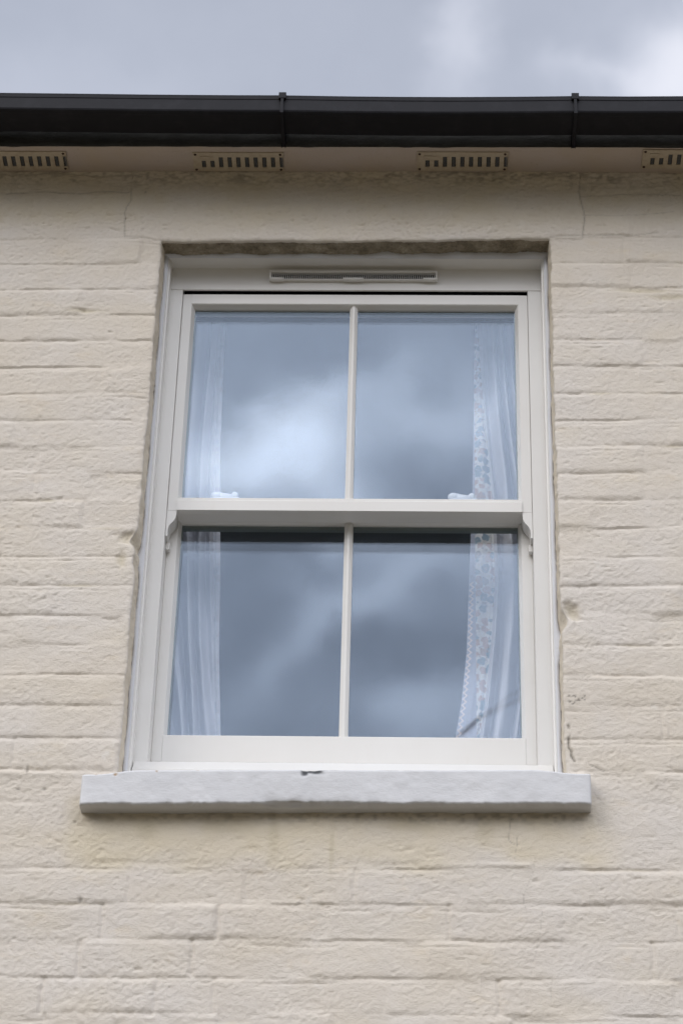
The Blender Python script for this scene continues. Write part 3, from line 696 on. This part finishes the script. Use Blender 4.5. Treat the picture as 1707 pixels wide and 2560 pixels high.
def curtain(name, side, edge, band_end, label, seed):
    """edge(z): x of the leading edge; band_end(z): x where the printed border disappears into the first fold"""
    nu, nv_ = 330, 300; z0, z1 = 4.02, 5.58
    S, ZZ = np.meshgrid(np.linspace(0, 1, nu), np.linspace(z1, z0, nv_), indexing='ij')
    e = edge(ZZ); be = band_end(ZZ); xo = -.56 if side < 0 else .59
    xx = e + (xo - e) * S
    q = side * (xx - be)                          # distance past the border
    fold = sstep(-.002, .010, q)
    warp = .010 * np.sin(ZZ * 2.3 + seed) + .006 * np.sin(ZZ * 5.1 + seed * 2) + (.030 * (ZZ - 4.9) * (1 if side > 0 else -.6)) * q / .1
    per = .0235 + .006 * np.sin(q * 55 + seed)
    ph = 2 * math.pi * (q + warp) / (.029 if side > 0 else .036) + 1.1 * np.sin(q * 70 + ZZ * 2.2 + seed) - 1.2
    amp = (.015 + .010 * vnoise(q, ZZ, .03, .35, seed)) * fold
    soft = np.sin(ph); soft = np.sign(soft) * np.abs(soft) ** .8
    yy = .300 - .010 * fold - amp * soft + .003 * np.sin(ph * .5 + 1) * fold
    yy += (1 - fold) * (.003 * np.sin((xx - e) * 160 + ZZ * 1.5)) + .006 * np.exp(-((q + .002) / .004) ** 2)
    yy += (vnoise(S, ZZ, .04, .10, seed + 1) - .5) * .005
    if side < 0: yy += .010 * np.exp(-((ZZ - 4.50) / .035) ** 2) * np.exp(-((q - .028) / .012) ** 2)
    bandm = sstep(.0115, .0135, side * (xx - e)) if side > 0 else 0 * xx + .0
    bandm = np.where(side > 0, (xx > .3035) * (q < 0), (q < .0) * .22)
    trimm = np.where(side > 0, (xx < .3035) * 1.0, 0 * xx)
    lav = 0
    V = np.stack([xx, yy, ZZ], -1).reshape(-1, 3); ii = np.arange(nu * nv_).reshape(nu, nv_)
    f = np.stack([ii[:-1, :-1], ii[:-1, 1:], ii[1:, 1:], ii[1:, :-1]], -1).reshape(-1, 4)
    me = np_mesh(name, V, f, None, {'band': bandm.astype(np.float32).ravel(), 'trim': trimm.astype(np.float32).ravel()})
    uvl = me.uv_layers.new(name='UVMap'); U = np.stack([np.abs(xx - e) * 1.0, ZZ], -1).reshape(-1, 2)
    lv = np.zeros(len(me.loops), np.int32); me.loops.foreach_get('vertex_index', lv); uvl.data.foreach_set('uv', U[lv].astype(np.float32).ravel())
    o = link(name, me, M_CURT); tag(o, label, 'curtain', 'curtains hanging inside the sash window'); return o
def pw(z, pts):
    zz_, xx_ = zip(*sorted(pts)); return np.interp(z, zz_, xx_)
curtain('curtain', -1, lambda z: pw(z, [(4.0, -.262), (4.30, -.266), (4.55, -.283), (4.75, -.290), (5.12, -.309), (5.6, -.318)]),
        lambda z: pw(z, [(4.0, -.275), (4.30, -.279), (4.55, -.297), (4.75, -.306), (5.12, -.326), (5.6, -.330)]),
        'narrow white curtain behind the left panes of the sash window', 31)
curtain('curtain', 1, lambda z: pw(z, [(4.0, .215), (4.20, .235), (4.30, .252), (4.42, .270), (4.55, .282), (4.75, .289), (5.0, .298), (5.39, .305), (5.6, .31)]),
        lambda z: pw(z, [(4.0, .304), (4.30, .306), (4.41, .322), (4.6, .340), (4.75, .349), (5.0, .344), (5.2, .330), (5.39, .318), (5.6, .312)]),
        'white curtain with a printed floral border behind the right panes', 47)

# ------------------------------------------------------------------ eaves
EV = empty('eaves', (0, -.05, 5.736), 'cream painted boxed eaves with a black painted fascia above the window', 'eaves')
ez = lambda x: (x + .78) * .0012
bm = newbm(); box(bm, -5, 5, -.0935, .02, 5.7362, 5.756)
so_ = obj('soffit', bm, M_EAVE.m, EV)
# rounded front lip of the soffit
def fascia():
    nx_, nz_ = 900, 16
    x = np.linspace(-5, 5, nx_); t = np.linspace(0, 1, nz_); Xf, T = np.meshgrid(x, t, indexing='ij')
    Zf = 5.7325 + T * .12 + (vnoise(Xf, T, .05, 1, 120) - .5) * .004 * (1 - T); Yf = -.098 + (vnoise(Xf, Zf, .03, .008, 121) - .5) * .004 + .003 * np.exp(-T / .06)
    V = np.stack([Xf, Yf, Zf], -1).reshape(-1, 3); ii = np.arange(nx_ * nz_).reshape(nx_, nz_)
    q = np.stack([ii[:-1, :-1], ii[1:, :-1], ii[1:, 1:], ii[:-1, 1:]], -1).reshape(-1, 4)
    bot = V[ii[:, 0]].copy(); bot[:, 1] = -.0925; bot[:, 2] = np.maximum(bot[:, 2] + .0005, 5.7335); o0 = len(V); V = np.concatenate([V, bot]); jj = np.arange(o0, o0 + nx_)
    q = np.concatenate([q, np.stack([ii[:-1, 0], jj[:-1], jj[1:], ii[1:, 0]], -1)])
    return link('fascia_board', np_mesh('fascia_board', V, q), M_FASC.m, EV)
fascia()

# roof behind and above the gutter
RF = empty('slate_roof', (0, -.1, 5.86), 'dark slate roof rising behind the gutter', 'roof')
bm = newbm(); c40, s40 = math.cos(R_(36)), math.sin(R_(36))
for r in range(16):
    for cidx in range(-17, 18):
        d0 = r * .25; x = cidx * .30 + (.15 if r % 2 else 0); lift = .006
        y0, z0_ = -.13 + d0 * c40, 5.802 + d0 * s40
        p = []
        for (dx, dd, dz) in ((-.148, 0, .012), (.148, 0, .012), (.148, .45, .0), (-.148, .45, .0)):
            p.append((x + dx, y0 + dd * c40 - dz * s40, z0_ + dd * s40 + dz * c40 - r * 0))
        top = [bm.verts.new(a) for a in p]; bot = [bm.verts.new((a[0], a[1] + .006 * s40, a[2] - .006 * c40)) for a in p]
        bm.faces.new(top); bm.faces.new(bot[::-1])
        for i in range(4): bm.faces.new((top[i], bot[i], bot[(i + 1) % 4], top[(i + 1) % 4]))
obj('slates', bm, M_SLATE.m, RF)
bx('roof_deck', M_GAP.m, RF, (-5, 5, .02, 3.7, 5.70, 5.76), bev=0)

# ------------------------------------------------------------------ gutter: square-line, sagging slightly between brackets
GT = empty('gutter', (0, -.17, 5.74), 'black plastic square gutter running along the eaves', 'gutter')
def gz(x): return float(np.interp(x, [-5, -.90, -.84, -.65, -.5, -.3, -.165, .0, .12, .25, .40, .535, .66, .80, 5], [.020, .0105, .0095, .007, .0045, .0025, .0022, -.0012, -.0026, -.0030, -.0018, .0005, -.0006, .0006, .004]))
def gutter():
    Yf, Yb, zt, ze, zb = -.2150, -.1250, 5.7835, 5.7325, 5.7380
    prof = [(Yb, zt), (Yb, zb + .006), (Yb - .006, zb), (Yf + .010, ze - .001), (Yf + .0015, ze + .002), (Yf, ze + .006), (Yf + .0003, zt - .0125), (Yf - .0008, zt - .011), (Yf - .0010, zt - .001), (Yf - .0015, zt + .0005), (Yf + .004, zt + .0005),
            (Yf + .004, zt - .004), (Yf + .003, ze + .008), (Yf + .012, ze + .003), (Yb - .007, zb + .004), (Yb - .003, zb + .008), (Yb - .003, zt)]
    bm = newbm(); xg = np.concatenate([np.linspace(-5, -1, 9)[:-1], np.linspace(-1, 1, 90), np.linspace(1, 5, 9)[1:]]); prev = None; n = len(prof)
    for x in xg:
        dz = gz(x); tw = .15 * (gz(x)); r = [bm.verts.new((x, a, b + dz)) for a, b in prof]
        if prev:
            for i in range(n): bm.faces.new((prev[i], prev[(i + 1) % n], r[(i + 1) % n], r[i]))
        prev = r
    obj('gutter_channel', bm, M_BLACK.m, GT)
    for xb in (-.862 + .0, -.1605, .5365) :
        dz = gz(xb); bm = newbm(); hw, ww = .0034, .0088
        # clip over the front lip
        box(bm, xb - ww, xb + ww, Yf - .0075, Yf + .010, zt + dz - .013, zt + dz + .0055, .0008)
        # strap down the front, under the trough and back to the fascia
        box(bm, xb - hw, xb + hw, Yf - .0068, Yf - .0004, ze + dz - .004, zt + dz - .0132, .0006)
        box(bm, xb - hw - .0008, xb + hw + .0008, Yf - .0066, Yb + .026, ze + dz - .008, ze + dz - .0012, .0006)
        box(bm, xb - .0055, xb + .0055, -.1075, -.1005, 5.7265, 5.775, .0008)
        for s in (-1, 1): box(bm, xb + s * .0045 - .001, xb + s * .0045 + .001, -.1075, -.101, 5.7225, 5.7263, .0003)
        if xb > -.8: obj('gutter_bracket', bm, M_BLACK.m, GT)
        else: bm.free()
gutter()

# ------------------------------------------------------------------ louvred soffit vents
VENT_L = ['cream slotted air vent in the soffit, cut off by the left edge', 'cream slotted air vent in the soffit beside the left gutter bracket',
          'cream slotted air vent in the soffit between the two gutter brackets', 'cream slotted air vent in the soffit, right of both gutter brackets']
def slot_list():
    out = []
    for i in range(10):
        x = .0205 + i * .02115
        out.append((x, x + .0100, -.0135 + 0, -.0505 if i > 1 else -.0380))
    return out
def air_vent(x0, y0):
    zt = 5.7358
    root = empty('air_vent', (x0, y0, zt), VENT_L[1], 'air vent', 'slotted air vents along the soffit')
    bm = newbm(); w_, d_ = .2200, .0660; th = .0030; sl = slot_list()
    ya, yb_ = y0 - d_, y0          # front and back edge
    # plate made of strips around the slots
    za, zb2 = zt - th, zt
    box(bm, x0, x0 + sl[0][0], ya, yb_, za, zb2)
    box(bm, x0 + sl[-1][1], x0 + w_, ya, yb_, za, zb2)
    for i in range(9): box(bm, x0 + sl[i][1], x0 + sl[i + 1][0], ya, yb_, za, zb2)
    for s in sl:
        box(bm, x0 + s[0], x0 + s[1], y0 + s[2], yb_, za, zb2); box(bm, x0 + s[0], x0 + s[1], ya, y0 + s[3], za, zb2)
    bmesh.ops.remove_doubles(bm, verts=bm.verts, dist=1e-5)
    body = obj('vent_plate', bm, M_VENT.m, root)
    bm = newbm()
    box(bm, x0 + .004, x0 + w_ - .004, ya + .004, yb_ - .004, zt - .0006, zt - .0001)
    obj('vent_opening', bm, M_GAP.m, root)
    bm = newbm()
    for s in sl:
        for j in range(3):
            x = x0 + s[0] + .0025 * (j + 1); box(bm, x - .0007, x + .0007, y0 + s[3] + .0004, y0 + s[2] - .0004, zt - .0018, zt - .0008)
    obj('vent_grille', bm, M_MESH.m, root)
    for (a, b) in ((.0062, -.0600), (.0062, -.0062), (w_ - .0070, -.0600), (w_ - .0070, -.0062)):
        bm = newbm(); r = bmesh.ops.create_cone(bm, cap_ends=True, segments=12, radius1=.0022, radius2=.0036, depth=.0022)
        bmesh.ops.translate(bm, vec=(x0 + a, y0 + b, za - .0010), verts=r['verts']); obj('screw', bm, M_RUST.m, root)
    bm = newbm(); box(bm, x0 + .0175, x0 + .0385, y0 - .0555, y0 - .0480, za - .0032, za - .0002, .0008); box(bm, x0 + .0387, x0 + .0495, y0 - .0530, y0 - .0505, za - .0012, za - .0002)
    obj('slide_tab', bm, M_VENT.m, root)
    return root
v0 = air_vent(-.384, -.0055)
def copy_tree(o, loc, label):
    c = o.copy(); COL.objects.link(c); c.location = loc; c['label'] = label
    for ch in list(o.children):
        d = ch.copy(); COL.objects.link(d); d.parent = c; d.matrix_parent_inverse = ch.matrix_parent_inverse.copy()
    return c
z0v = v0.location.z
for lab, loc in ((VENT_L[0], (-.913, -.0080, z0v)), (VENT_L[2], (.161, -.0085, z0v)), (VENT_L[3], (.7055, -.0180, z0v))):
    copy_tree(v0, loc, lab)

# ------------------------------------------------------------------ overhead cable across the street (seen mirrored in the lower right pane)
CBL = empty('overhead_cable', (.5, -9, 9.4), 'thin dark overhead cable reflected in the lower right pane', 'cable')
def tube(bm, pts, rad, n=8):
    P = [Vector(p) for p in pts]; prev = None
    for i, p in enumerate(P):
        t = (P[min(i + 1, len(P) - 1)] - P[max(i - 1, 0)]).normalized(); a = t.cross(Vector((0, 1, 0))).normalized(); b = t.cross(a)
        r_ = rad[i] if isinstance(rad, (list, tuple)) else rad
        ring = [bm.verts.new(p + a * math.cos(j * 2 * math.pi / n) * r_ + b * math.sin(j * 2 * math.pi / n) * r_) for j in range(n)]
        if prev:
            for j in range(n): bm.faces.new((prev[j], prev[(j + 1) % n], ring[(j + 1) % n], ring[j]))
        prev = ring
bm = newbm(); tube(bm, [(-7.5, -9, 3.2), (-2.5, -9, 7.0), (.0, -9, 9.02), (.322, -9, 9.266), (.377, -9, 9.31), (.43, -9, 9.362), (.47, -9, 9.405)], .0055); obj('cable_strand', bm, M_CABLE.m, CBL, True)
bm = newbm(); tube(bm, [(.50, -9, 9.43), (.543, -9, 9.479), (.626, -9, 9.521), (.71, -9, 9.566), (.808, -9, 9.625), (1.5, -9, 9.98), (4, -9, 11.1), (8, -9, 12.6)], .0045); obj('cable_strand', bm, M_CABLE.m, CBL, True)
bm = newbm(); tube(bm, [(.56, -9.01, 9.485), (.60, -9.01, 9.533), (.711, -9.01, 9.624), (.809, -9.01, 9.695), (1.5, -9.01, 10.18), (4, -9, 11.7), (8, -9, 13.6)], .003); obj('cable_strand', bm, M_CABLE.m, CBL, True)
bm = newbm(); tube(bm, [(.415, -9, 9.35), (.44, -9, 9.372), (.50, -9, 9.432), (.545, -9, 9.482), (.565, -9, 9.492)], [.006, .013, .015, .010, .006], 10); obj('cable_joint', bm, M_CABLE.m, CBL, True)
